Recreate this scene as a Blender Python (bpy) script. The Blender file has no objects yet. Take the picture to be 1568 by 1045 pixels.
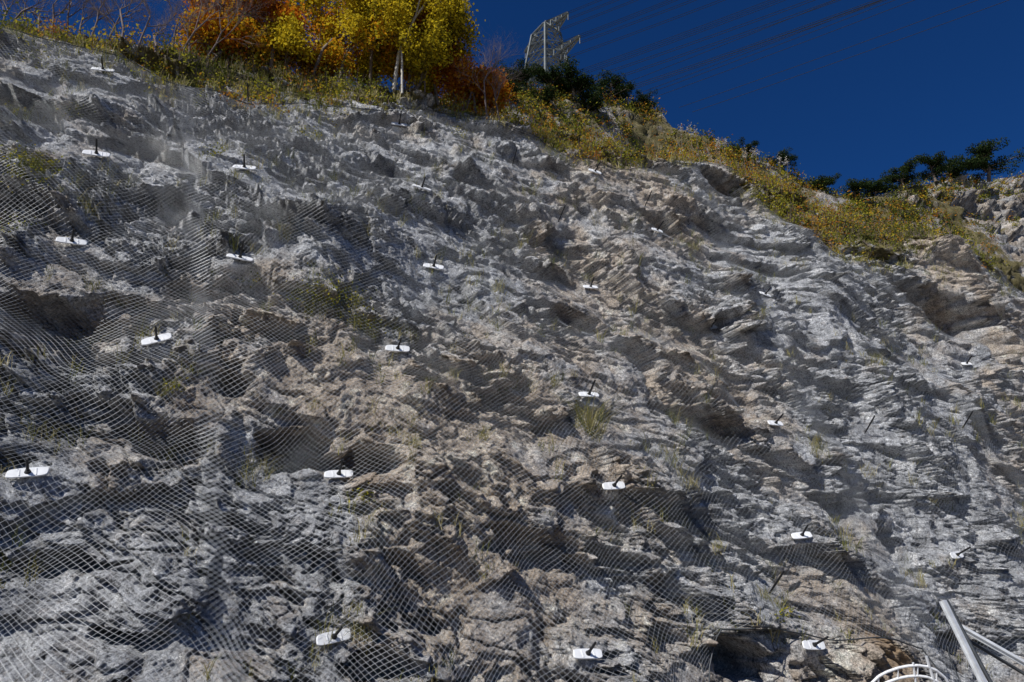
import bpy, math, random, time
import numpy as np
from mathutils import Vector, Matrix
rng=np.random.default_rng(11); random.seed(11)
scene=bpy.context.scene
COL=scene.collection

# ------------------------------------------------------------------ frames
C=np.array([0.,0.,1.6]); PITCH=math.radians(20); F=1045.0
N=np.array([.348,-.827,.439]); N/=np.linalg.norm(N)
U=np.array([-N[1],N[0],0.]); U/=np.linalg.norm(U)
V=np.cross(N,U)
D0=7.3
P0=C-D0*N
K2=3.0
P02=C-D0*K2*N
SHR=.50
def ray(px,py):
    x=(px-784)/F; y=(522.5-py)/F
    return np.array([x, math.cos(PITCH)-y*math.sin(PITCH), math.sin(PITCH)+y*math.cos(PITCH)])
def at_depth(px,py,d): return C+ray(px,py)*d
def plane_uv(px,py,org=P0,h=0.):
    d=ray(px,py); o=org+h*N
    t=np.dot(o-C,N)/np.dot(d,N); p=C+d*t
    return np.dot(p-org,U),np.dot(p-org,V),t
def W(u,v,h,org=P0):
    u=np.asarray(u,float);v=np.asarray(v,float);h=np.asarray(h,float)
    return org+u[...,None]*U+v[...,None]*V+h[...,None]*N
def Wr(u,v,h):
    """rock relief is pushed out horizontally, so ledges overhang"""
    u=np.asarray(u,float);v=np.asarray(v,float);h=np.asarray(h,float)
    return W(u,v-SHR*(h-large(u,v)),h)

# ------------------------------------------------------------------ noise
def _tab(seed):
    r=np.random.default_rng(seed); p=r.permutation(256); a=r.random(256)*2*np.pi
    return np.concatenate([p,p,p]),np.cos(a),np.sin(a)
_T={}
def perlin(x,y,seed=0):
    if seed not in _T:_T[seed]=_tab(seed+1000)
    p,gx,gy=_T[seed]
    xf=np.floor(x);yf=np.floor(y);xi=xf.astype(np.int64)&255;yi=yf.astype(np.int64)&255
    fx=x-xf;fy=y-yf
    sx=fx*fx*fx*(fx*(fx*6-15)+10);sy=fy*fy*fy*(fy*(fy*6-15)+10)
    def g(ix,iy,dx,dy):
        k=p[p[(xi+ix)&255]+((yi+iy)&255)]&255
        return gx[k]*dx+gy[k]*dy
    a=g(0,0,fx,fy);b=g(1,0,fx-1,fy);c=g(0,1,fx,fy-1);d=g(1,1,fx-1,fy-1)
    return ((a+(b-a)*sx)*(1-sy)+(c+(d-c)*sx)*sy)*1.5
def fbm(x,y,o,seed,gain=.5):
    s=0;a=1;t=0
    for i in range(o):
        s=s+a*perlin(x*2.03**i+i*13.7,y*2.03**i-i*7.1,seed+i);t+=a;a*=gain
    return s/t*1.3
def ridged(x,y,o,seed):
    s=0;a=1;t=0
    for i in range(o):
        s=s+a*(1-2*np.abs(perlin(x*2.1**i+i*3.7,y*2.1**i+i*9.1,seed+i)));t+=a;a*=.55
    return s/t
def sstep(x): 
    x=np.clip(x,0,1); return x*x*(3-2*x)
def facets(x,y,seed):
    r=np.random.default_rng(seed); T=r.random((5,64,64))
    xi=np.floor(x).astype(np.int64);yi=np.floor(y).astype(np.int64)
    f1=np.full(x.shape,9.)
    bi=np.zeros(x.shape,np.int64);bj=np.zeros(x.shape,np.int64)
    bx=np.zeros(x.shape);by=np.zeros(x.shape)
    for i in(-1,0,1):
        for j in(-1,0,1):
            a=(xi+i)&63;b=(yi+j)&63
            dx=x-(xi+i+T[0][a,b]);dy=y-(yi+j+T[1][a,b])
            d=dx*dx+dy*dy
            m=d<f1
            f1=np.where(m,d,f1);bi=np.where(m,a,bi);bj=np.where(m,b,bj)
            bx=np.where(m,dx,bx);by=np.where(m,dy,by)
    return T[2][bi,bj],T[3][bi,bj]*2-1,T[4][bi,bj]*2-1,bx,by

# ------------------------------------------------------------------ outline lines of the slope
def line(pts,org=P0):
    q=sorted([plane_uv(x,y,org)[:2] for x,y in pts]); q=np.array(q)
    return lambda u:np.interp(u,q[:,0],q[:,1])
vtop=line([(-150,40),(0,55),(100,72),(200,98),(250,130),(400,155),(550,170),(650,170),(750,195),(820,215),(870,252),(930,266),(1030,262),(1085,247),(1130,282),(1200,345),(1280,402),(1370,420),(1450,378),(1500,400),(1568,470)])
vcr=line([(-150,-15),(0,20),(150,48),(300,80),(450,98),(600,128),(700,150),(780,178),(850,198),(950,222),(1050,240),(1150,262),(1250,312),(1330,350),(1460,362),(1500,395),(1568,445)])
vcr2=line([(500,175),(700,140),(760,138),(800,130),(850,138),(900,150),(960,150),(1000,158),(1030,185),(1100,214),(1200,250),(1250,276),(1300,296),(1350,292),(1400,282),(1450,274),(1500,270),(1568,268),(1700,245)],P02)

# hollows: px,py,rx,ry(px),depth(m)
HOL=[(455,675,48,34,.75),(540,712,62,26,.65),(80,478,78,45,.55),(268,325,40,26,.45),(205,225,50,24,.45),(880,482,62,30,.5),
(592,265,40,28,.5),(1012,342,34,26,.6),(1448,480,95,78,1.35),(1282,772,42,24,.5),(805,848,80,28,.45),(255,662,55,28,.45),(30,168,40,22,.5),
(1140,1020,68,34,1.0),(590,1025,50,26,.5),(1382,835,28,50,.45),(930,868,50,20,.4),(400,232,45,22,.45),(350,585,36,18,.4),(760,625,50,16,.35),
(655,605,42,16,.35),(1090,655,60,22,.45),(1360,565,45,25,.5),(90,850,80,16,.35),(1110,280,50,28,.6),(1000,790,60,18,.4),(440,530,40,14,.4),(170,540,60,14,.25),(330,780,30,16,.3),(1190,420,40,25,.4),(970,560,30,50,.3),(20,700,40,16,.4),(470,310,40,14,.3),(300,445,40,14,.35),(700,330,34,12,.35),(1230,560,40,14,.35),(650,960,40,16,.3),(200,985,50,14,.3)]
BMP=[(1090,262,45,25,.35),(1430,400,80,35,.7),(1230,480,90,60,.25),(930,560,60,60,.25),(300,560,120,80,.15),(560,640,80,40,.18),(1330,1030,70,35,.4),(120,440,90,40,.15),(880,420,90,40,.15),(1000,300,70,25,.2),(620,760,120,60,.15)]
def conv(L):
    o=[]
    for x,y,rx,ry,d in L:
        u,v,t=plane_uv(x,y); o.append((u,v,rx*t/F*1.08,ry*t/F/.72,d))
    return o
HOLc=conv(HOL);BMPc=conv(BMP)
def large(u,v):
    q=u*.47+v*.88; p=u*.88-v*.47
    h=.42*fbm(u/7+3,v/7,2,1)+.24*fbm(u/2.4+9,v/3.0,2,5)+.19*ridged(p/3.2+.4*fbm(u/3,v/3,2,60),q/8,2,50)-.05
    h=h*(1-.75*sstep((v-vtop(u)+1.2)/1.6))
    for a,b,ra,rb,d in BMPc:
        h=h+d*np.exp(-((u-a)/ra)**2-((v-b)/rb)**2)
    c=v-vcr(u); h=h-1.0*np.where(c>8,c,.5*np.log1p(np.exp(np.clip(c/.5,-30,30))))
    return h
ANC=[]  # u,v,h
def rock_h(u,v,anchors=True):
    h=large(u,v)
    vt=vtop(u); band=sstep((v-vt-.1)/1.2)
    R=(.28+.98*sstep(.46+1.8*fbm(u/2.2+5,v/1.7+2,2,71)))*(1-.35*band)
    wu=u+.15*fbm(u/.8,v/.8,3,20)+.028*fbm(u/.16,v/.16,2,24);wv=v+.14*fbm(u/.8+40,v/.8,3,30)+.026*fbm(u/.16+9,v/.16,2,34)
    a=math.radians(-27)
    p=wu*math.cos(a)+wv*math.sin(a); q=-wu*math.sin(a)+wv*math.cos(a)
    r,t1,t2,dx,dy=facets(p/1.6,q/.95,3)
    h=h+(.45+.55*R)*(.25*(r-.5)+.34*t1*dx-.26*(dy*(.6+t2)))
    r,t1,t2,dx,dy=facets(p/.55+7,q/.32+3,4)
    h=h+R*(.135*(r-.5)+.16*t1*dx-.135*dy*(.6+t2))
    r,t1,t2,dx,dy=facets(p/.20+1,q/.125+9,5)
    h=h+R*(.052*(r-.5)+.06*t1*dx-.045*dy*(.6+t2))
    r,t1,t2,dx,dy=facets(wu/.09+1,wv/.06+9,6)
    h=h+(.35+.6*R)*(.019*(r-.5)+.018*t1*dx-.012*dy)
    m=sstep(.45+1.6*fbm(u/1.6+50,v/1.6,2,81))
    ph=q/.95+1.0*fbm(u/1.5,v/1.5,3,90); fr=ph-np.floor(ph)
    h=h+.16*m*(.4+.6*R)*(1-fr)*sstep(fr*12)
    m2=sstep(.3+1.8*fbm(u/1.1+20,v/.9,2,83))
    ph=q/.34+.9*fbm(u/.8,v/.8,3,95); fr=ph-np.floor(ph)
    h=h+.05*m2*R*(1-fr)*sstep(fr*9)
    g1=np.abs(perlin(p/1.1+3,q/.42,140)+.3*perlin(p/.3,q/.2,141))
    h=h-.22*(.3+.7*R)*np.exp(-(g1/.06)**2)*sstep(.5+2*fbm(u/1.2,v/1.2+31,2,142))
    g1=np.abs(perlin(p/.4+3,q/.2,143)+.3*perlin(p/.12,q/.09,144))
    h=h-.05*R*np.exp(-(g1/.08)**2)
    pk=perlin(p/.62+3,q/.32,130)+.35*perlin(p/.2,q/.13,131)
    h=h-.32*R*sstep((pk-.40)*4.5)
    pk=perlin(p/.22+3,q/.12,132)+.3*perlin(p/.08,q/.06,133)
    h=h-.08*R*sstep((pk-.30)*5)
    h=h+.035*R*ridged(wu/.5,wv/.35,4,100)+.008*fbm(u/.06,v/.06,2,110)+.022*fbm(u/.2,v/.2,3,114)
    for a_,b_,ra,rb,d in HOLc:
        sel=(np.abs(u-a_)<ra*2.2)&(np.abs(v-b_)<rb*2.2)
        if not np.any(sel): continue
        big=d>.9
        us=wu[sel]-a_+.35*ra*perlin(u[sel]/ra*2,v[sel]/rb*2,7);vs=wv[sel]-b_+.35*us*.5
        yy=np.where(vs>0,vs/(rb*.55),vs/(rb*1.1)); rr=np.sqrt((us/ra)**2+yy**2)+(.22*fbm(u[sel]/.9,v[sel]/.6,2,150) if big else .30*fbm(wu[sel]/.28,wv[sel]/.2,3,150))
        k=np.where(vs>0,sstep((1.10-rr)*(2.2 if big else 5.0)),sstep((1.15-rr)*1.5))
        h[sel]-=d*k*1.2
    if anchors:
        for a_,b_,hh in ANC:
            sel=(np.abs(u-a_)<.9)&(np.abs(v-b_)<.9)
            if not np.any(sel): continue
            w=np.exp(-(((u[sel]-a_)/.30)**2+((v[sel]-b_)/.20)**2)**1.5)
            h[sel]=h[sel]*(1-w)+w*(hh-.02+.03*fbm(u[sel]/.1,v[sel]/.1,3,3))
    return h
def march(px,py,fn,org,t0,t1,n=900):
    d=ray(px,py);t=np.linspace(t0,t1,n);p=C+d*t[:,None]-org
    u=p@U;v=p@V;g=p@N-fn(u,v)
    k=np.where((g[1:]<=0)&(g[:-1]>0))[0]
    if len(k): k=k[0]; f=g[k]/(g[k]-g[k+1]); tt=t[k]+f*(t[k+1]-t[k])
    else: tt=t[np.argmin(np.abs(g))]
    p=C+d*tt-org;return float(p@U),float(p@V),float(p@N),tt
def hit(px,py): return march(px,py,large,P0,3,45)[:3]

ANPX=[(43,728),(518,730),(938,747),(1225,822),(1462,852),(510,978),(898,1005),(1243,990),(240,523),(608,537),(900,607),(1185,650),(110,374),(367,399),(663,411),(903,442),(1005,355),(1087,503),(1170,453),(148,239),(374,260),(645,290),(611,193),(1478,559),(158,110),(910,265)]
RODPX=[(785,252),(855,340),(1325,662),(988,315),(1475,655),(1180,905),(380,155)]
for x,y in ANPX+RODPX: ANC.append(hit(x,y))
for it in range(4):
    for k,(x,y) in enumerate(ANPX+RODPX):
        u,v,h=ANC[k]
        uu,vv=np.meshgrid(np.linspace(u-.2,u+.2,7),np.linspace(v-.12,v+.12,7))
        hh=rock_h(uu,vv,False);h=float(np.mean(hh))*.4+float(np.max(hh))*.6
        u,v,t=plane_uv(x,y,P0,h);v=v+SHR*(h-float(large(np.array([u]),np.array([v]))[0]));ANC[k]=(u,v,h)

# ------------------------------------------------------------------ mesh helpers
def mesh_obj(name,verts,faces,mat,smooth=False,fattr=None,vattr=None,parent=None):
    me=bpy.data.meshes.new(name)
    verts=np.asarray(verts,np.float32);faces=np.asarray(faces,np.int32);n=len(faces);k=faces.shape[1]
    me.vertices.add(len(verts));me.vertices.foreach_set('co',verts.ravel())
    me.loops.add(n*k);me.loops.foreach_set('vertex_index',faces.ravel())
    me.polygons.add(n);me.polygons.foreach_set('loop_start',np.arange(0,n*k,k,dtype=np.int32))
    try: me.polygons.foreach_set('loop_total',np.full(n,k,dtype=np.int32))
    except Exception: pass
    me.materials.append(mat)
    me.update(calc_edges=True)
    me.polygons.foreach_set('use_smooth',np.full(n,smooth))
    if fattr:
        for a,d in fattr.items():
            at=me.attributes.new(a,'FLOAT','FACE');at.data.foreach_set('value',np.asarray(d,np.float32))
    if vattr:
        for a,d in vattr.items():
            at=me.attributes.new(a,'FLOAT','POINT');at.data.foreach_set('value',np.asarray(d,np.float32).ravel())
    ob=bpy.data.objects.new(name,me);COL.objects.link(ob)
    if parent: ob.parent=parent
    return ob
def grid_faces(nu,nv):
    i=np.arange(nu*nv).reshape(nu,nv)
    return np.stack([i[:-1,:-1],i[1:,:-1],i[1:,1:],i[:-1,1:]],-1).reshape(-1,4)
def tubes(segs,sides=5):
    s=np.array(segs,float)
    p0=s[:,0:3];p1=s[:,3:6];r0=s[:,6];r1=s[:,7];d=p1-p0;d/=np.linalg.norm(d,axis=1,keepdims=True)+1e-9
    ref=np.where(np.abs(d[:,2:3])<.9,np.array([[0,0,1.]]),np.array([[1.,0,0]]))
    a=np.cross(d,ref);a/=np.linalg.norm(a,axis=1,keepdims=True);b=np.cross(d,a)
    n=len(s);vs=np.zeros((n,2*sides,3))
    for k in range(sides):
        t=2*np.pi*k/sides;o=a*math.cos(t)+b*math.sin(t)
        vs[:,k]=p0+o*r0[:,None];vs[:,sides+k]=p1+o*r1[:,None]
    f=np.array([[k,(k+1)%sides,sides+(k+1)%sides,sides+k] for k in range(sides)])
    fs=(np.arange(n)[:,None,None]*2*sides+f[None]).reshape(-1,4)
    return vs.reshape(-1,3),fs
def leafquads(c,size,aspect=.55):
    n=len(c);a=rng.normal(size=(n,3))
    a/=np.linalg.norm(a,axis=1,keepdims=True)
    b=np.cross(a,rng.normal(size=(n,3)));b/=np.linalg.norm(b,axis=1,keepdims=True)
    size=np.broadcast_to(np.asarray(size,float),(n,))[:,None]
    v=np.stack([c-a*size*.5,c+b*size*aspect*.5-a*size*.05,c+a*size*.5,c-b*size*aspect*.5-a*size*.05],1)
    return v.reshape(-1,3),np.arange(4*n).reshape(n,4)
def merge(parts):
    vs=[];fs=[];o=0
    for v,f in parts: vs.append(v);fs.append(f+o);o+=len(v)
    return np.concatenate(vs),np.concatenate(fs)

# ------------------------------------------------------------------ materials
def newmat(name):
    m=bpy.data.materials.new(name);m.use_nodes=True;nt=m.node_tree;nt.nodes.clear()
    return m,nt,nt.nodes,nt.links
def pbr(name,col,rough=.6,metal=0,var=0.,scale=8):
    m,nt,n,l=newmat(name);o=n.new('ShaderNodeOutputMaterial');b=n.new('ShaderNodeBsdfPrincipled')
    b.inputs['Roughness'].default_value=rough;b.inputs['Metallic'].default_value=metal
    l.new(b.outputs[0],o.inputs[0])
    t=n.new('ShaderNodeTexCoord');x=n.new('ShaderNodeTexNoise');x.inputs['Scale'].default_value=scale;x.inputs['Detail'].default_value=4
    l.new(t.outputs['Object'],x.inputs['Vector'])
    r=n.new('ShaderNodeValToRGB');r.color_ramp.elements[0].position=.3;r.color_ramp.elements[1].position=.7
    r.color_ramp.elements[0].color=[c*(1-var) for c in col]+[1];r.color_ramp.elements[1].color=[min(1,c*(1+var)) for c in col]+[1]
    l.new(x.outputs[0],r.inputs[0]);l.new(r.outputs[0],b.inputs['Base Color'])
    return m
def leafmat(name,stops,trans=.35):
    m,nt,n,l=newmat(name);o=n.new('ShaderNodeOutputMaterial')
    a=n.new('ShaderNodeAttribute');a.attribute_name='rnd'
    r=n.new('ShaderNodeValToRGB');cr=r.color_ramp
    while len(cr.elements)<len(stops):cr.elements.new(.5)
    for e,(p,c) in zip(cr.elements,stops): e.position=p;e.color=(*c,1)
    l.new(a.outputs['Fac'],r.inputs[0])
    d=n.new('ShaderNodeBsdfDiffuse');t=n.new('ShaderNodeBsdfTranslucent');mx=n.new('ShaderNodeMixShader');mx.inputs[0].default_value=trans
    l.new(r.outputs[0],d.inputs[0]);l.new(r.outputs[0],t.inputs[0]);l.new(d.outputs[0],mx.inputs[1]);l.new(t.outputs[0],mx.inputs[2]);l.new(mx.outputs[0],o.inputs[0])
    return m
def rockmat(name,S=1.0,gain=1.0):
    m,nt,n,l=newmat(name);o=n.new('ShaderNodeOutputMaterial');b=n.new('ShaderNodeBsdfPrincipled');l.new(b.outputs[0],o.inputs[0])
    b.inputs['Roughness'].default_value=.9;b.inputs['Specular IOR Level'].default_value=.25
    tc=n.new('ShaderNodeTexCoord')
    def noise(sc,det=6,rough=.6,dist=0.,stretch=None):
        x=n.new('ShaderNodeTexNoise');x.inputs['Scale'].default_value=sc*S;x.inputs['Detail'].default_value=det;x.inputs['Roughness'].default_value=rough;x.inputs['Distortion'].default_value=dist
        if stretch:
            mp=n.new('ShaderNodeMapping');mp.inputs['Scale'].default_value=stretch;mp.inputs['Rotation'].default_value=(0,math.radians(25),0)
            l.new(tc.outputs['Object'],mp.inputs[0]);l.new(mp.outputs[0],x.inputs['Vector'])
        else: l.new(tc.outputs['Object'],x.inputs['Vector'])
        return x.outputs[0]
    def ramp(src,stops):
        r=n.new('ShaderNodeValToRGB');cr=r.color_ramp
        while len(cr.elements)<len(stops):cr.elements.new(.5)
        for e,(p,c) in zip(cr.elements,stops):
            e.position=p;e.color=(c,c,c,1) if not isinstance(c,tuple) else (*c,1)
        l.new(src,r.inputs[0]);return r.outputs[0]
    def mix(f,a,bb,mode='MIX'):
        x=n.new('ShaderNodeMix');x.data_type='RGBA';x.blend_type=mode
        if isinstance(f,(int,float)):x.inputs[0].default_value=f
        else:l.new(f,x.inputs[0])
        for s,k in((a,6),(bb,7)):
            if isinstance(s,tuple):x.inputs[k].default_value=(*s,1)
            else:l.new(s,x.inputs[k])
        return x.outputs[2]
    def math_(op,a,bv):
        x=n.new('ShaderNodeMath');x.operation=op
        for i,s in enumerate((a,bv)):
            if isinstance(s,(int,float)):x.inputs[i].default_value=s
            else:l.new(s,x.inputs[i])
        return x.outputs[0]
    def attr(a):
        x=n.new('ShaderNodeAttribute');x.attribute_name=a;return x.outputs['Fac']
    warm=attr('warm');veg=attr('veg');k=gain
    K=lambda *c:tuple(min(.8,x*k) for x in c)
    n1=noise(2.4,9,.72)
    g=ramp(n1,[(.32,K(.11,.113,.12)),(.44,K(.27,.277,.29)),(.54,K(.44,.448,.46)),(.66,K(.74,.745,.75))])
    t=ramp(n1,[(.32,K(.15,.118,.09)),(.44,K(.32,.265,.21)),(.55,K(.48,.41,.335)),(.69,K(.70,.64,.55))])
    wf=math_('ADD',warm,math_('MULTIPLY',math_('SUBTRACT',noise(1.4,5,.6),.5),2.0))
    wf=ramp(wf,[(.34,0.),(.86,1.)])
    c=mix(wf,g,t)
    n2=noise(6,8,.78,.8,(1.,1.,.45))
    c=mix(math_('MULTIPLY',ramp(n2,[(.32,1.),(.44,0.)]),.65),c,K(.76,.75,.71))
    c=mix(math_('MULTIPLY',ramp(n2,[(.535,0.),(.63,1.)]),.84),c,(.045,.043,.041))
    c=mix(math_('MULTIPLY',ramp(noise(9,4,.7),[(.56,0.),(.68,1.)]),.30),c,(.28,.19,.12))
    c=mix(1.,c,ramp(noise(30,4,.78),[(.34,.32),(.5,1.),(.66,1.65)]),'MULTIPLY')
    v=n.new('ShaderNodeTexVoronoi');v.feature='DISTANCE_TO_EDGE';v.inputs['Scale'].default_value=7*S
    wn=n.new('ShaderNodeTexNoise');wn.inputs['Scale'].default_value=5*S;wn.inputs['Detail'].default_value=3;l.new(tc.outputs['Object'],wn.inputs['Vector'])
    vm=n.new('ShaderNodeVectorMath');vm.operation='MULTIPLY_ADD';vm.inputs[1].default_value=(.45/S,)*3;l.new(wn.outputs['Color'],vm.inputs[0]);l.new(tc.outputs['Object'],vm.inputs[2])
    l.new(vm.outputs[0],v.inputs['Vector'])
    crack=ramp(v.outputs['Distance'],[(.0,.22),(.04,1.)])
    c=mix(math_('MULTIPLY',ramp(n1,[(.45,0.),(.55,1.)]),.85),c,mix(1.,c,crack,'MULTIPLY'))
    earth=ramp(n2,[(.35,(.20,.13,.075)),(.55,(.42,.30,.19)),(.7,(.55,.43,.30))])
    c=mix(ramp(math_('MULTIPLY',math_('ADD',warm,math_('MULTIPLY',math_('SUBTRACT',n1,.5),1.2)),.5),[(.62,0.),(.75,1.)]),c,earth)
    soil=ramp(n2,[(.35,(.06,.052,.022)),(.5,(.14,.12,.05)),(.62,(.24,.20,.11)),(.75,(.36,.33,.27))])
    vf=ramp(math_('ADD',veg,math_('MULTIPLY',math_('SUBTRACT',noise(2.0,5,.7),.5),1.6)),[(.45,0.),(.6,1.)])
    c=mix(vf,c,soil)
    l.new(c,b.inputs['Base Color'])
    h=math_('ADD',noise(20,7,.8),math_('MULTIPLY',noise(7,4,.7),.9))
    bp=n.new('ShaderNodeBump');bp.inputs['Strength'].default_value=1.;bp.inputs['Distance'].default_value=.06/S
    l.new(h,bp.inputs['Height']);l.new(bp.outputs[0],b.inputs['Normal'])
    return m
M_rock=rockmat('limestone',1.0,1.24);M_rock2=rockmat('limestone_far',.3,.9)
M_white=pbr('galvanised_plate',(.78,.79,.80),.45,.0,.08,14)
M_black=pbr('bolt_steel',(.022,.022,.024),.5,.3,.3,30)
M_wire=pbr('net_wire',(.36,.37,.38),.5,.15,.2,6)
M_steel=pbr('galvanised_steel',(.58,.60,.62),.45,.2,.15,9)
M_pyl=pbr('pylon_steel',(.20,.215,.205),.5,.3,.2,1)
M_dark=pbr('dark_steel',(.05,.055,.06),.5,.3,.3,9)
M_bark=pbr('bark',(.13,.10,.075),.9,0,.4,9)
M_pale=pbr('pale_bark',(.50,.47,.41),.85,0,.3,14)
M_twig=pbr('twigs',(.17,.13,.12),.9,0,.3,6)
M_autumn=leafmat('autumn_leaves',[(0,(.15,.045,.008)),(.25,(.46,.14,.012)),(.5,(.62,.28,.015)),(.75,(.62,.41,.02)),(1,(.28,.27,.03))],.45)
M_red=leafmat('russet_leaves',[(0,(.14,.035,.008)),(.35,(.46,.12,.012)),(.7,(.60,.24,.015)),(1,(.58,.38,.03))],.45)
M_yel=leafmat('yellow_leaves',[(0,(.10,.09,.01)),(.3,(.30,.25,.02)),(.6,(.62,.46,.02)),(1,(.68,.55,.05))],.45)
M_shrub=leafmat('shrub_leaves',[(0,(.035,.045,.012)),(.25,(.11,.13,.025)),(.45,(.28,.28,.035)),(.62,(.46,.38,.04)),(.80,(.50,.21,.03)),(1,(.22,.06,.015))])
M_grass=leafmat('grass_blades',[(0,(.05,.06,.018)),(.35,(.17,.18,.04)),(.65,(.36,.31,.12)),(1,(.55,.48,.31))],.2)
M_pine=leafmat('pine_needles',[(0,(.008,.016,.007)),(.5,(.02,.034,.012)),(.85,(.045,.06,.02)),(1,(.10,.085,.03))],.1)
M_plume=leafmat('reed_plume',[(0,(.4,.36,.3)),(1,(.65,.62,.56))],.4)

# ------------------------------------------------------------------ rock slope
def spaced(a,b,f):
    o=[a]
    while o[-1]<b:o.append(o[-1]+f(o[-1]))
    return np.array(o)
us=spaced(-9.,34,lambda u:.0135+.0016*max(0,u+3)+.02*max(0,-6.5-u))
vs=spaced(.4,24,lambda v:.0145+.0009*max(0,v-3)+(.04 if v>18.5 else 0))
uu,vv=np.meshgrid(us,vs,indexing='ij')
hh=rock_h(uu,vv)
P=Wr(uu,vv,hh)
warm=.46+.25*fbm(uu/3,vv/3,3,200)
for x,y,r,s in [(800,690,230,.4),(540,650,120,.35),(1000,300,90,.5),(1120,600,120,.35),(1440,420,90,.6),(430,560,160,.3),(900,420,120,.3),(120,480,120,.3),(640,800,160,.35),(1335,1025,75,1.1),(180,700,90,.25),
                (650,385,120,-.7),(130,620,130,-.5),(1250,430,110,-.6),(1400,720,140,-.5),(60,880,120,-.6),(460,770,110,-.5),(1300,640,90,-.4),(260,900,90,-.4),(380,230,180,-.4),(560,330,160,-.35),(900,900,90,-.2),(1100,760,80,-.3)]:
    a,b_,t=plane_uv(x,y);rr=r*t/F;warm=warm+s*np.exp(-((uu-a)/rr)**2-((vv-b_)/rr/1.3)**2)
veg=sstep((vv-vtop(uu)+.1)/1.0)*.66
mesh_obj('rock_slope',P.reshape(-1,3),grid_faces(*uu.shape),M_rock,True,vattr={'warm':warm,'veg':veg})

# ------------------------------------------------------------------ far hill
def hill2_h(u,v):
    c=v-vcr2(u)
    h=(2.2*fbm(u/14,v/14,3,300)-.6)*(1-.8*sstep((c+9)/8))
    m=sstep(.3+1.5*fbm(u/9+4,v/7,2,310)+(u-70)/30)
    r,t1,t2,dx,dy=facets((u+.8*fbm(u/3,v/3,2,5))/5.2,(v+.8*fbm(u/3+9,v/3,2,5))/3.2,31)
    h=h+m*(1.5*(r-.6)+1.2*t1*dx-1.2*dy*(.6+t2))
    r,t1,t2,dx,dy=facets((u+.3*fbm(u,v,2,5))/1.7,(v+.3*fbm(u+9,v,2,5))/1.1,32)
    h=h+(.4+m)*(.7*(r-.5)+.5*t1*dx-.6*dy*(.6+t2))+.3*fbm(u/.8,v/.8,4,320)
    g1=np.abs(perlin(u/3+3,v/5+u/9,340)+.3*perlin(u/1.,v/1.,341));h=h-1.1*m*np.exp(-(g1/.07)**2)
    h=h-(1.3+.7*sstep((u-60)/20))*np.where(c>10,c,.8*np.log1p(np.exp(np.clip(c/.8,-30,30))))
    return h
u2=np.arange(-20,165,.33);v2=np.concatenate([np.arange(-8,25,1.),np.arange(25,105,.3),np.arange(105,190,2.)])
a2,b2=np.meshgrid(u2,v2,indexing='ij');h2=hill2_h(a2,b2)
veg2=np.clip(.62-.50*sstep((a2-72)/16)+.5*fbm(a2/6,b2/6,2,400),0,1)
mesh_obj('distant_hill',W(a2,b2,h2,P02).reshape(-1,3),grid_faces(*a2.shape),M_rock2,True,vattr={'warm':np.full(a2.shape,.62),'veg':veg2})

# ground
m_g=pbr('gravel_ground',(.20,.18,.15),.95,0,.4,3)
g=np.linspace(-1,1,81);gx=np.sign(g)*np.abs(g)**3*1500
X,Y=np.meshgrid(gx,gx,indexing='ij');Z=.03*fbm(X/2,Y/2,3,500)
mesh_obj('ground',np.stack([X,Y,Z],-1).reshape(-1,3),grid_faces(81,81),m_g,True)

# ------------------------------------------------------------------ wire net
NU,NV=.06,.06
nu=np.arange(-9,30,NU);nv=np.arange(1.0,18.5,NV)
a3,b3=np.meshgrid(nu,nv,indexing='ij');hr=rock_h(a3,b3)
def box(h,r,ax):
    h=np.moveaxis(h,ax,0);p=np.pad(h,((r+1,r),(0,0)),mode='edge');c=np.cumsum(p,0);o=(c[2*r+1:]-c[:-2*r-1])/(2*r+1);return np.moveaxis(o,0,ax)
def blur(h,r): 
    return box(box(box(box(h,r,0),r,1),r,0),r,1)
def mx(h,r):
    for ax in(0,1):
        o=h.copy()
        for k in range(1,r+1): o=np.maximum(o,np.maximum(np.roll(h,k,ax),np.roll(h,-k,ax)))
        h=o
    return h
hn=blur(mx(hr,2),4);hn=np.maximum(hn,blur(mx(hr,1),1))
hn=blur(hn,1)+.012+.03*ridged(a3/.9+.3*b3,b3/3.,2,600)
for a_,b_,h_ in ANC:
    w=np.exp(-(((a3-a_)/.35)**2+((b3-b_)/.35)**2));hn=hn*(1-w)+w*(h_+.005)
def net_h(u,v):
    fu=np.clip((u-nu[0])/NU,0,len(nu)-1.001);fv=np.clip((v-nv[0])/NV,0,len(nv)-1.001)
    i=fu.astype(int);j=fv.astype(int);x=fu-i;y=fv-j
    return (hn[i,j]*(1-x)+hn[i+1,j]*x)*(1-y)+(hn[i,j+1]*(1-x)+hn[i+1,j+1]*x)*y
hem=np.array(sorted([plane_uv(x,y)[:2] for x,y in((1070,1100),(1074,972),(1140,972),(1240,992),(1320,1002),(1400,990),(1450,985),(1470,1100))]))
def above_hem(u,v):
    return (u<hem[0,0])|(u>hem[-1,0])|(v>np.interp(u,hem[:,0],hem[:,1]))
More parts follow.
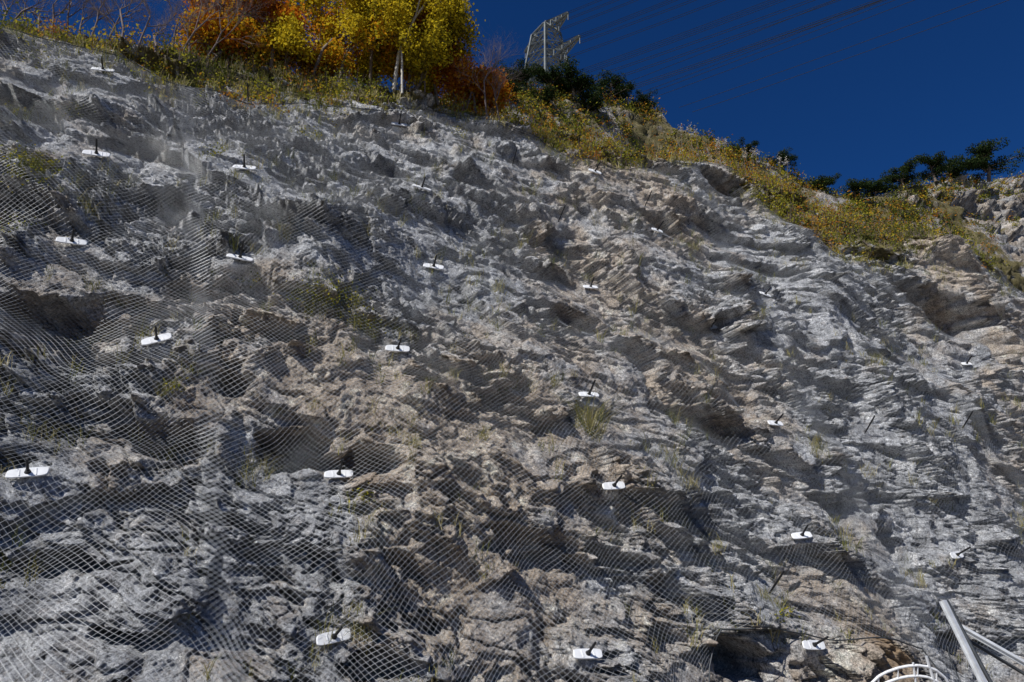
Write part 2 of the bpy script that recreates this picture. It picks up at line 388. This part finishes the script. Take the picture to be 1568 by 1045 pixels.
def net_patch(u0,u1,v0,v1,dx,dy,width,lift,clip=None,ph=0.):
    I=np.arange(int((u1-u0)/dx));J=np.arange(int((v1-v0)/dy));i,j=np.meshgrid(I,J,indexing='ij')
    k=(i+j)%2==0;i=i[k];j=j[k];out=[]
    def pos(i,j):
        u=u0+i*dx+ph;v=v0+j*dy
        return u+.10*perlin(u/.9,v/.9,9)+.005*perlin(i*.37,j*.41,12),v+.10*perlin(u/.9,v/.9,10)
    for s in(-1,1):
        ua,va=pos(i,j);ub,vb=pos(i+s,j+1)
        keep=(va<vtop(ua)+.15*np.sin(ua*2))&above_hem(ua,va)
        if clip is not None:keep&=clip(ua,va)
        ua,va,ub,vb=ua[keep],va[keep],ub[keep],vb[keep]
        A=Wr(ua,va,net_h(ua,va)+lift+s*.002);B=Wr(ub,vb,net_h(ub,vb)+lift-s*.002)
        d=B-A;d/=np.linalg.norm(d,axis=1,keepdims=True);sd=np.cross(d,N[None]);sd/=np.linalg.norm(sd,axis=1,keepdims=True)
        w=width*.5;n_=len(A)
        v=np.stack([A-sd*w,A+sd*w,B+sd*w,B-sd*w],1)
        out.append((v.reshape(-1,3),np.arange(4*n_).reshape(n_,4)))
    return merge(out)
parts=[net_patch(-8.5,26,1.0,18.2,.040,.036,.0032,.0)]
def seam(pts,w):
    q=np.array([plane_uv(x,y)[:2] for x,y in pts]);q=q[np.argsort(q[:,1])]
    return lambda u,v:np.abs(u-np.interp(v,q[:,1],q[:,0]))<w+.05*perlin(u*2,v*2,77)
for pts,w in [([(285,140),(300,380),(318,600),(345,1040)],.13),([(1060,265),(1190,560),(1290,740),(1350,880)],.26),([(1200,360),(1400,590),(1568,740)],.26),([(1310,430),(1560,600)],.2)]:
    parts.append(net_patch(-8.5,26,1.0,18.2,.040,.036,.0036,.02,seam(pts,w),.023))
v_,f_=merge(parts)
net=mesh_obj('rockfall_net',v_,f_,M_wire,False)
ur=np.arange(-8.5,28.5,.12);vr=vtop(ur)+.15*np.sin(ur*2);pr=Wr(ur,vr,net_h(ur,vr)+.02)
sg=[(*pr[i],*pr[i+1],.009,.009) for i in range(len(pr)-1)]
v_,f_=tubes(sg,6);mesh_obj('border_rope',v_,f_,M_dark,True)
uh=np.linspace(hem[0,0],hem[-1,0],60);vh=np.interp(uh,hem[:,0],hem[:,1]);ph_=Wr(uh,vh,net_h(uh,vh)+.01)
v_,f_=tubes([(*ph_[i],*ph_[i+1],.010,.010) for i in range(59)],6);mesh_obj('edge_cable',v_,f_,M_dark,True)

# ------------------------------------------------------------------ anchors
def anchor_mesh(name,plate=True,L=.30):
    import bmesh
    bm=bmesh.new()
    def prism(pts,z0,z1,mi,top=1.):
        a=[bm.verts.new((x,y,z0)) for x,y in pts];b=[bm.verts.new((x*top,y*top,z1)) for x,y in pts];n=len(pts)
        fs=[bm.faces.new([a[i],a[(i+1)%n],b[(i+1)%n],b[i]]) for i in range(n)]+[bm.faces.new(b),bm.faces.new(a[::-1])]
        for f in fs:f.material_index=mi
    circ=lambda r,n,ph=0:[(r*math.cos(2*math.pi*k/n+ph),r*math.sin(2*math.pi*k/n+ph)) for k in range(n)]
    if plate:
        o=[]
        for k in range(32):
            t=2*math.pi*k/32;c=math.cos(t);s=math.sin(t)
            x=.185*math.copysign(abs(c)**.42,c);y=.060*math.copysign(abs(s)**.42,s)
            o.append((x+y*.18,y))
        prism(o,0,.010,0);prism(o,.010,.016,0,.96)
        for sx in(-1,1):
            prism([(sx*.075+dx,dy) for dx,dy in[(-.005,-.045),(.005,-.045),(.005,.045),(-.005,.045)]],.016,.022,0,.98)
        prism(circ(.032,16),.016,.022,1,.8)
        prism(circ(.023,6),.022,.050,1)
    prism(circ(.013,10),-.05,L,1)
    for k in range(int((L-.09)/.02)): prism(circ(.0155,8,k),.07+k*.02,.078+k*.02,1)
    me=bpy.data.meshes.new(name);bm.to_mesh(me);bm.free();me.materials.append(M_white);me.materials.append(M_black);return me
meA=[anchor_mesh('rock_anchor_mesh',True,l) for l in(.22,.28,.25)];meR=anchor_mesh('bolt_mesh',False,.40)
for k,(u,v,h) in enumerate(ANC):
    pl=k<len(ANPX);p=Wr(np.array([u]),np.array([v]),np.array([h]))[0]+N*(.035 if pl else 0)
    ob=bpy.data.objects.new('rock_anchor' if pl else 'rock_bolt',meA[k%3] if pl else meR);COL.objects.link(ob)
    n_=N+V*random.uniform(-.05,.30)+U*random.uniform(-.15,.15);n_/=np.linalg.norm(n_)
    r_=random.uniform(-.05,.25) if k!=8 else .5;x_=U*math.cos(r_)+V*math.sin(r_);y_=np.cross(n_,x_);y_/=np.linalg.norm(y_);x_=np.cross(y_,n_)
    ob.matrix_world=Matrix(((x_[0],y_[0],n_[0],p[0]),(x_[1],y_[1],n_[1],p[1]),(x_[2],y_[2],n_[2],p[2]),(0,0,0,1)))

# ------------------------------------------------------------------ trees
def grow(segs,tips,p,d,L,r,depth,maxd,spread,up,nchild,ratio=.72):
    k=3;pp=p.copy();dd=d.copy()
    for i in range(k):
        dd=dd+rng.normal(size=3)*.13+np.array([0,0,up]);dd/=np.linalg.norm(dd)
        q=pp+dd*L/k;ra=r*(1-.30*i/k);rb=r*(1-.30*(i+1)/k)
        segs.append((*pp,*q,ra,rb));pp=q
        if depth>=maxd-1:tips.append(pp.copy())
        if depth<maxd and (i>0 or depth>0):
            for c in range(nchild if i==k-1 else max(1,nchild-1)):
                s=rng.normal(size=3);s-=dd*np.dot(s,dd);s/=np.linalg.norm(s)+1e-9
                nd=dd*1.0+s*spread*rng.uniform(.6,1.2);nd/=np.linalg.norm(nd)
                grow(segs,tips,pp,nd,L*ratio*rng.uniform(.7,1.1),rb*.62,depth+1,maxd,spread,up,nchild,ratio)
def make_tree(name,base,H,mleaf,mbark,nleaf=34,lsize=.07,maxd=4,lean=(0,0,1),r=.07,spread=.8,scatter=.17,shift=0.,up=.03,nchild=2):
    segs=[];tips=[];d=np.array(lean,float);d/=np.linalg.norm(d)
    grow(segs,tips,np.array(base,float),d,H*.36,r,0,maxd,spread,up,nchild)
    e=bpy.data.objects.new(name,None);COL.objects.link(e)
    v,f=tubes(segs,4);mesh_obj('trunk_and_limbs',v,f,mbark,True,parent=e)
    if nleaf:
        t=np.array(tips);t=t[rng.random(len(t))<.76];c=np.repeat(t,nleaf,0)+rng.normal(size=(len(t)*nleaf,3))*scatter
        cl=np.repeat(rng.random(len(t)),nleaf)
        v,f=leafquads(c,lsize*rng.uniform(.6,1.3,len(c)),.7)
        mesh_obj('foliage',v,f,mleaf,False,fattr={'rnd':np.clip(.6*cl+.4*rng.random(len(c))+shift,0,1)},parent=e)
    return e
def gpt(px,py,off=-.05):
    """ground point on the brow below the crest line for a given survey direction"""
    u,v,h,t=march(px,py,rock_h,P0,5,60,1500)
    v=min(v,float(vcr(np.array([u]))[0])+.5)
    return Wr(np.array([u]),np.array([v]),rock_h(np.array([u]),np.array([v]))+off)[0]
for (x,y,H,ml,nl,sh,sp) in [(365,92,3.2,M_red,7,.05,.95),(415,98,4.2,M_autumn,6,-.08,.95),(480,104,4.4,M_autumn,5,.05,.95),(525,112,4.0,M_yel,6,.0,.9),(570,122,3.8,M_yel,5,.1,.9),
                            (635,136,3.6,M_yel,5,-.1,.9),(675,146,3.4,M_red,6,.05,.95),(715,154,2.2,M_red,6,.1,.9),(440,100,2.4,M_autumn,6,.1,1.),(625,130,2.6,M_autumn,6,.2,1.),
                            (335,95,1.6,M_red,6,.1,1.),(390,104,1.5,M_autumn,6,.2,1.),(440,112,1.6,M_yel,6,.1,1.),(500,116,1.7,M_autumn,6,.2,1.),(550,126,1.6,M_yel,6,-.1,1.),(650,146,1.7,M_yel,6,-.1,1.),(705,156,1.6,M_red,6,.1,1.),(320,88,2.6,M_autumn,4,.1,1.)]:
    make_tree('autumn_tree' if H>2 else 'autumn_shrub',gpt(x,y),H,ml,M_bark,nl,.078,5 if H>2 else 4,(random.uniform(-.2,.2),random.uniform(-.1,.2),1),.05 if H>2 else .02,sp,.11,sh)
make_tree('birch_tree',gpt(600,146)+np.array([.1,-.25,0]),8.5,M_yel,M_pale,3,.06,4,(-.06,-.12,1),.048,.45,.12,.1,.05)
make_tree('birch_tree',gpt(612,148)+np.array([.1,-.2,0]),7.5,M_yel,M_pale,3,.06,3,(-.16,-.1,1),.032,.45,.12,.1,.05)
for (x,y,H) in [(20,35,2.0),(80,45,2.2),(140,54,2.0),(190,62,2.4),(240,70,2.2),(290,80,2.4),(750,158,2.8),(770,168,2.0),(720,150,3.4),(50,42,1.6),(120,50,1.6),(5,30,1.8),(100,50,2.4),(165,60,2.2),(215,66,2.0),(265,76,2.0),(310,86,2.6),(735,156,3.2),(340,90,2.8),(60,40,2.4),(180,60,1.8),(280,76,2.8)]:
    make_tree('bare_shrub',gpt(x,y),H,None,M_twig,0,0,5,(random.uniform(-.25,.25),0,1),.026,.7,0,0,.05)

# ------------------------------------------------------------------ shrubs & grass on brow
def brow(n,lo,hi,umax=30,umin=-8):
    o=[]
    while len(o)<n:
        u=rng.uniform(umin,umax,4000);v=rng.uniform(11,23,4000);k=(v>vtop(u)+lo)&(v<vcr(u)+hi);o+=list(zip(u[k],v[k]))
    return np.array(o[:n])
pts=brow(1250,.0,.5)
dens=fbm(pts[:,0]/1.6,pts[:,1]/1.2,2,700)
pts=np.concatenate([pts[dens>-.12],brow(110,-.6,.4,1.5)]);nsm=len(pts)
pts=np.concatenate([pts,brow(90,.4,.5,28,4)])
hp=rock_h(pts[:,0],pts[:,1]);base=Wr(pts[:,0],pts[:,1],hp);hueN=.5+.9*fbm(pts[:,0]/1.2,pts[:,1]/1.2,2,750)
L=[];Rn=[];S=[]
for i_,(p,hn_) in enumerate(zip(base,hueN)):
    bigb=i_>=nsm
    R=random.uniform(.28,.5) if bigb else random.uniform(.10,.30);n=int(60*(R/.25)**1.7);hue=min(1,max(0,hn_*.65+random.random()*.4))
    if bigb: hue=random.choice((.1,.15,.2,.5,.6,.78,.85,.95))
    c=rng.normal(size=(n,3))*R*np.array([.55,.55,.6])+p+np.array([0,0,R*.7])
    L.append(c);Rn.append(np.clip(hue*.9+rng.random(n)*.2-.08,0,1))
    for k in range(4):
        q=p+np.array([random.gauss(0,R*.5),random.gauss(0,R*.5),R*random.uniform(1,1.9)]);S.append((*p,*q,.006,.002))
L=np.concatenate(L);Rn=np.concatenate(Rn)
sh=bpy.data.objects.new('hillside_shrubs',None);COL.objects.link(sh)
v_,f_=leafquads(L,.062*rng.uniform(.5,1.4,len(L)),.55);mesh_obj('foliage',v_,f_,M_shrub,False,fattr={'rnd':Rn},parent=sh)
v_,f_=tubes(S,4);mesh_obj('stems',v_,f_,M_twig,True,parent=sh)
def blades(base,nb,hgt,spread,wid=.006):
    n=len(base)*nb;b=np.repeat(base,nb,0)+rng.normal(size=(n,3))*.035
    hg=np.repeat(np.broadcast_to(hgt,(len(base),)),nb)*rng.uniform(.5,1.1,n)
    lean=rng.normal(size=(n,3))*spread;lean[:,2]=0;up=np.array([0,0,1.])
    mid=b+(up*.6+lean*.35+N*.15)*hg[:,None];tip=b+(up*.85+lean*1.0+N*.25)*hg[:,None]
    sd=np.cross(rng.normal(size=(n,3)),up);sd/=np.linalg.norm(sd,axis=1,keepdims=True);w=wid*(1+hg)[:,None]
    v=np.stack([b-sd*w,b+sd*w,mid+sd*w*.8,mid-sd*w*.8,tip-sd*w*.15,tip+sd*w*.15],1).reshape(-1,3)
    o=(np.arange(n)*6)[:,None];f=np.concatenate([o+np.array([[0,1,2,3]]),o+np.array([[3,2,5,4]])])
    return v,f,n
gp=brow(2600,-.2,.5);gp=np.concatenate([gp[fbm(gp[:,0]/.9,gp[:,1]/.8,2,720)>-.12],brow(400,-.7,.4,1.5)])
gb=Wr(gp[:,0],gp[:,1],rock_h(gp[:,0],gp[:,1]))
v_,f_,n=blades(gb,10,rng.uniform(.08,.26,len(gb)),.4,.006);r1=np.repeat(rng.random(len(gb)),10)*.7+rng.random(n)*.3
mesh_obj('hillside_grass',v_,f_,M_grass,False,fattr={'rnd':np.concatenate([r1,r1])})
tp=np.stack([rng.uniform(-7,26,4200),rng.uniform(2.2,15.5,4200)],1)
tp=tp[(tp[:,1]<vtop(tp[:,0]))&(perlin(tp[:,0]/1.3,tp[:,1]/1.3,800)>.06)];tb=Wr(tp[:,0],tp[:,1],rock_h(tp[:,0],tp[:,1]))
v_,f_,n=blades(tb,11,rng.uniform(.05,.30,len(tb)),.5,.0034);r1=np.clip(np.repeat(rng.random(len(tb)),11)*.6+.4*rng.random(n),0,1)
mesh_obj('dry_grass',v_,f_,M_grass,False,fattr={'rnd':np.concatenate([r1,r1])})
def tuft(name,px,py,nb,hgt,spread,lo,hi,rad=.08):
    u,v,h=hit(px,py);k=max(4,nb//16);uu_=u+rng.normal(size=k)*rad;vv_=v+rng.normal(size=k)*rad*.6
    b=Wr(uu_,vv_,rock_h(uu_,vv_));v_,f_,n=blades(b,16,np.full(k,hgt),spread,.0024)
    r=lo+(hi-lo)*rng.random(n);mesh_obj(name,v_,f_,M_grass,False,fattr={'rnd':np.concatenate([r,r])})
tuft('grass_tuft',912,665,180,.58,.75,.1,.95,.12)
tuft('grass_tuft',500,462,320,.30,.6,.1,.7,.28);tuft('grass_tuft',558,505,160,.28,.6,.3,.7,.12)
tuft('grass_tuft',675,575,70,.2,.6,.4,1,.1);tuft('grass_tuft',1035,745,80,.25,.6,.5,1,.12);tuft('grass_tuft',728,675,60,.2,.6,.4,.9,.06)
tuft('grass_tuft',620,690,60,.2,.5,.4,1,.12);tuft('grass_tuft',65,285,200,.28,.6,.1,.6,.2);tuft('grass_tuft',1420,940,60,.2,.5,.1,.7,.1);tuft('grass_tuft',1270,630,90,.2,.6,.4,.9,.2);tuft('grass_tuft',455,640,60,.16,.6,.5,1,.15)
for x,y in((250,690),(370,740),(240,610),(600,660),(830,590),(1150,490),(1330,560),(1240,700),(130,330),(160,450),(1000,700),(760,450),(540,980),(1180,935),(90,680),(430,370)):
    tuft('grass_tuft',x,y,80,random.uniform(.18,.30),.6,.2,.9,.15)
for (x,y,R,n) in [(500,455,.38,700),(470,445,.26,280),(555,498,.22,300),(65,285,.34,320),(25,265,.22,180),(30,360,.25,160),(560,760,.14,90),(470,210,.22,150),(1160,480,.18,80),(240,115,.3,200),(60,95,.3,200),(20,170,.2,80),(110,170,.2,100),(385,430,.15,60),(270,600,.12,60),(1180,935,.12,60),(330,250,.15,80),(700,205,.2,100)]:
    u,v,h=hit(x,y);c=Wr(np.array([u]),np.array([v]),rock_h(np.array([u]),np.array([v]))+.15)+rng.normal(size=(n,3))*R*np.array([.7,.5,.4])
    v_,f_=leafquads(c,.04*rng.uniform(.5,1.3,n),.5);mesh_obj('ledge_plant',v_,f_,M_shrub,False,fattr={'rnd':np.clip(.15+.5*rng.random(n),0,1)})
S=[];c=[]
for x in (1062,1072,1098,1103,1112,1140,1148,1152,1158,1195,1205,1045):
    p=gpt(x,250+(x-1060)*.25,0);q=p+np.array([random.uniform(-.1,.1),0,random.uniform(.75,1.25)]);S.append((*p,*q,.006,.004))
    c.append(q+rng.normal(size=(40,3))*np.array([.045,.045,.09]))
e=bpy.data.objects.new('reed_grass',None);COL.objects.link(e)
v_,f_=tubes(S,4);mesh_obj('stems',v_,f_,M_twig,True,parent=e);c=np.concatenate(c);v_,f_=leafquads(c,.06,.4);mesh_obj('plumes',v_,f_,M_plume,False,fattr={'rnd':rng.random(len(c))},parent=e)

# ------------------------------------------------------------------ far vegetation
n=4600;u=rng.uniform(10,125,n);v=vcr2(u)-np.abs(rng.normal(size=n))*8+.4
ok=(fbm(u/5,v/4,2,900)+np.where(u>72,-.10,.12)>-.02);u=u[ok];v=v[ok];b=W(u,v,hill2_h(u,v),P02)
nb=26;Rr=np.repeat(rng.uniform(.25,.9,len(b)),nb);c=np.repeat(b,nb,0)+rng.normal(size=(len(b)*nb,3))*Rr[:,None]*.55;c[:,2]+=Rr*.5
cl=np.repeat(rng.random(len(b))**1.7,nb)
v_,f_=leafquads(c,.20*rng.uniform(.6,1.4,len(c)),.6);mesh_obj('distant_shrubs',v_,f_,M_shrub,False,fattr={'rnd':np.clip(cl*.85+.15*rng.random(len(c)),0,1)})
def pine(px,py,wpx,hpx):
    u,v,h,t=march(px,py,hill2_h,P02,30,160,1500)
    v=min(v,float(vcr2(np.array([u]))[0])+.5);p=W(u,v,float(hill2_h(np.array([u]),np.array([v]))[0])-.2,P02);m=float(np.dot(p-C,ray(784,522.5)))/F;Wd=wpx*m;Hh=hpx*m
    e=bpy.data.objects.new('pine_tree',None);COL.objects.link(e);segs=[];pads=[]
    top=p+np.array([random.uniform(-.1,.1)*Hh,0,Hh*.8]);mid=(p+top)/2+rng.normal(size=3)*Hh*.05
    segs+= [(*p,*mid,.05*Hh,.035*Hh),(*mid,*top,.035*Hh,.015*Hh)]
    for k in range(17):
        f=random.uniform(.3,1.);o=p+(top-p)*f;a=random.uniform(0,6.28);R=Wd*.5*random.uniform(.4,1.)*(1.1-.5*max(0,f-.6))
        q=o+np.array([math.cos(a)*R,math.sin(a)*R,Hh*random.uniform(.02,.2)]);segs.append((*o,*q,.015*Hh,.006*Hh))
        pads.append((q,Wd*random.uniform(.12,.2)));pads.append(((o+q)/2+np.array([0,0,.05*Hh]),Wd*.13))
    c=[];r=[]
    for q,R in pads:
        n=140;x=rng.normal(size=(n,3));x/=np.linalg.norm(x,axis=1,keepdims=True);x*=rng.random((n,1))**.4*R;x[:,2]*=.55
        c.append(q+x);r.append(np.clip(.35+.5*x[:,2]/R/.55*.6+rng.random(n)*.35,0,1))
    c=np.concatenate(c);v_,f_=tubes(segs,6);mesh_obj('trunk_and_limbs',v_,f_,M_bark,True,parent=e)
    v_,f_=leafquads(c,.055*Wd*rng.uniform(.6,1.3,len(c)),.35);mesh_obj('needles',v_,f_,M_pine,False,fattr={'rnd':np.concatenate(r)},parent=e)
for a in [(755,145,60,40),(792,140,66,50),(848,142,70,46),(885,146,90,60),(936,156,62,56),(985,172,44,34),(955,155,40,36),(1385,290,60,36),(1430,282,60,44),(1458,278,56,40),(1520,272,84,56),(1340,300,60,30),(1265,290,50,24),(1200,256,44,22),(1310,302,50,22),(900,175,60,34),(835,165,50,30),(780,158,60,34),(1140,235,40,22)]:
    pine(*a)

# ------------------------------------------------------------------ pylon and lines
def lattice(segs,a0,b0,n,r):
    A=[np.array(a) for a in a0];B=[np.array(b) for b in b0]
    for k in range(4): segs.append((*A[k],*B[k],r,r))
    for i in range(n):
        f=i/n;g_=(i+1)/n
        for k in range(4):
            p=A[k]+(B[k]-A[k])*f;q=A[(k+1)%4]+(B[(k+1)%4]-A[(k+1)%4])*g_;p2=A[(k+1)%4]+(B[(k+1)%4]-A[(k+1)%4])*f;q2=A[k]+(B[k]-A[k])*g_
            segs.append((*p,*q,r*.6,r*.6));segs.append((*p2,*q2,r*.6,r*.6));segs.append((*q,*q2,r*.6,r*.6))
hub=at_depth(836,52,190);ax=np.array([-.62,.785,0.]);ay=np.array([.785,.62,0.])
segs=[]
sq=lambda c,s:[c+ax*a*s+ay*b*s for a,b in((-1,-1),(1,-1),(1,1),(-1,1))]
ZZ=np.array([0,0,1.])
lattice(segs,sq(hub-ZZ*86,9.5),sq(hub-ZZ*40,6.4),6,.40)
lattice(segs,sq(hub-ZZ*40,6.4),sq(hub-ZZ*14,4.5),5,.36)
lattice(segs,sq(hub-ZZ*14,4.5),sq(hub,2.8),4,.31)
lattice(segs,sq(hub,2.8),sq(hub+ZZ*4,.4),1,.26)
ends=[]
for z,L_ in((0,9),(-11,13),(-22,10)):
    for s in(-1,1):
        c0=hub+np.array([0,0,z-1])+ax*s*1.6;c1=hub+np.array([0,0,z])+ax*s*L_
        a4=[c0+ay*1.7,c0-ay*1.7,c0-ay*1.5+ZZ*3,c0+ay*1.5+ZZ*3];b4=[c1+ay*.25,c1-ay*.25,c1-ay*.25+ZZ*.4,c1+ay*.25+ZZ*.4]
        lattice(segs,a4,b4,4,.23);segs.append((*c1,*(c1-ZZ*2.2),.12,.12));ends.append(c1-ZZ*2.2)
        cm=(c0+c1)/2;segs.append((*cm,*(cm-ZZ*2.6),.12,.12));ends.append(cm-ZZ*2.6)
ends.append(hub+ZZ*4)
v_,f_=tubes(segs,4);mesh_obj('electricity_pylon',v_,f_,M_pyl,False)
segs=[];Dw=np.array([150.,-95.,4.])
for e_ in ends:
    for off in(0,.6):
        prev=None
        for k in range(33):
            f=k/32;q=e_+Dw*1.7*f+np.array([0,0,-4*9*f*(1-f)])+np.array([0,0,off]);
            if prev is not None:segs.append((*prev,*q,.075,.075))
            prev=q
v_,f_=tubes(segs,4);mesh_obj('power_lines',v_,f_,M_dark,False)
segs=[]
for x,y in((925,140),(960,150),(975,150),(1000,150),(1040,165),(1060,172)):
    s_=at_depth(x,y,190);prev=None
    for k in range(33):
        f=k/32;q=s_+Dw*1.9*f+np.array([0,0,-4*7*f*(1-f)+12*f])
        if prev is not None:segs.append((*prev,*q,.08,.08))
        prev=q
v_,f_=tubes(segs,4);mesh_obj('power_lines',v_,f_,M_dark,False)

# ------------------------------------------------------------------ steel frame & ladder at foot of slope
def beam(p,q,w,h,up=N):
    d=q-p;d/=np.linalg.norm(d);s=np.cross(d,up);s/=np.linalg.norm(s);t=np.cross(s,d)
    o=[(-w,-h),(w,-h),(w,-h+.012),(.006,-h+.012),(.006,h-.012),(w,h-.012),(w,h),(-w,h),(-w,h-.012),(-.006,h-.012),(-.006,-h+.012),(-w,-h+.012)]
    v=np.array([p+s*a+t*b for a,b in o]+[q+s*a+t*b for a,b in o]);n=len(o)
    f=[[i,(i+1)%n,n+(i+1)%n,n+i] for i in range(n)]+[[0,1,2,11],[3,4,9,10],[5,6,7,8],[12,13,14,23],[15,16,21,22],[17,18,19,20]]
    return v,np.array(f)
e=bpy.data.objects.new('steel_support_frame',None);COL.objects.link(e)
pa=at_depth(1443,920,8.9);pb=at_depth(1520,1075,8.2);pc=at_depth(1466,958,8.85);pd=at_depth(1600,1034,8.3)
v_,f_=beam(pa,pb,.030,.035);mesh_obj('main_strut',v_,f_,M_steel,False,parent=e)
v_,f_=beam(pc,pd,.024,.03);mesh_obj('brace',v_,f_,M_steel,False,parent=e)
v_,f_=tubes([(*(pa+np.array([.07,.03,0])),*(pb+np.array([.12,.03,0])),.026,.026),(*at_depth(1478,978,8.9),*at_depth(1590,1045,8.5),.022,.022),(*pb,*(pb*np.array([1,1,0])),.05,.05),(*pd,*(pd*np.array([1,1,0])),.05,.05)],10);mesh_obj('stay',v_,f_,M_dark,True,parent=e)
v_,f_=tubes([(*at_depth(1072,968,8.5),*(at_depth(1072,968,8.5)*np.array([1,1,0])),.016,.016),(*at_depth(1080,966,8.6),*at_depth(1130,972,8.7),.010,.010)],8);mesh_obj('cavity_post',v_,f_,M_dark,True)
e=bpy.data.objects.new('ladder_hoop',None);COL.objects.link(e);S=[]
def arc(d,yo):
    return [at_depth(x,y+yo,d) for x,y in((1325,1062),(1333,1048),(1345,1036),(1358,1029),(1375,1023),(1390,1020),(1405,1019),(1420,1021),(1434,1027),(1447,1038),(1455,1052),(1462,1075))]
A=arc(7.6,0);B=arc(7.6,16)
for L_ in(A,B):
    for i in range(len(L_)-1):S.append((*L_[i],*L_[i+1],.015,.015))
for i in range(0,len(A),2):S.append((*A[i],*B[i],.009,.009))
for p in(A[0],A[-1]):S.append((*p,p[0],p[1],0.,.015,.015))
S.append((*at_depth(1418,1005,7.6),*at_depth(1432,1050,7.6),.016,.016));S.append((*at_depth(1398,1015,7.6),*at_depth(1404,1060,7.6),.012,.012))
v_,f_=tubes(S,10);mesh_obj('rails',v_,f_,M_white,True,parent=e)

# ------------------------------------------------------------------ camera, light, sky
cd=bpy.data.cameras.new('camera');cam=bpy.data.objects.new('camera',cd);COL.objects.link(cam)
cam.location=C;cam.rotation_euler=(math.pi/2+PITCH,0,0);cd.lens=24;cd.sensor_width=36;cd.clip_start=.1;cd.clip_end=6000
scene.camera=cam
Sd=Vector((-.47,-.51,.72)).normalized()
ld=bpy.data.lights.new('sun','SUN');ld.energy=5.0;ld.angle=math.radians(.5);ld.color=(1,.97,.92)
lo=bpy.data.objects.new('sun',ld);COL.objects.link(lo);lo.rotation_euler=Sd.to_track_quat('Z','Y').to_euler()
w=bpy.data.worlds.new('World');scene.world=w;w.use_nodes=True;nt=w.node_tree;nt.nodes.clear()
o=nt.nodes.new('ShaderNodeOutputWorld');b=nt.nodes.new('ShaderNodeBackground');s=nt.nodes.new('ShaderNodeTexSky');s.sky_type='NISHITA';s.sun_disc=False
s.sun_elevation=math.asin(Sd.z);s.sun_rotation=math.atan2(Sd.x,Sd.y);s.air_density=1.;s.dust_density=0.;s.ozone_density=3.;s.altitude=800
mm=nt.nodes.new('ShaderNodeMix');mm.data_type='RGBA';mm.blend_type='MULTIPLY';mm.inputs[0].default_value=1;mm.inputs[7].default_value=(.15,.54,1.12,1)
nt.links.new(s.outputs[0],mm.inputs[6])
b.inputs[1].default_value=.052;nt.links.new(mm.outputs[2],b.inputs[0]);nt.links.new(b.outputs[0],o.inputs[0])
scene.view_settings.view_transform='Standard';scene.view_settings.look='None';scene.view_settings.exposure=0
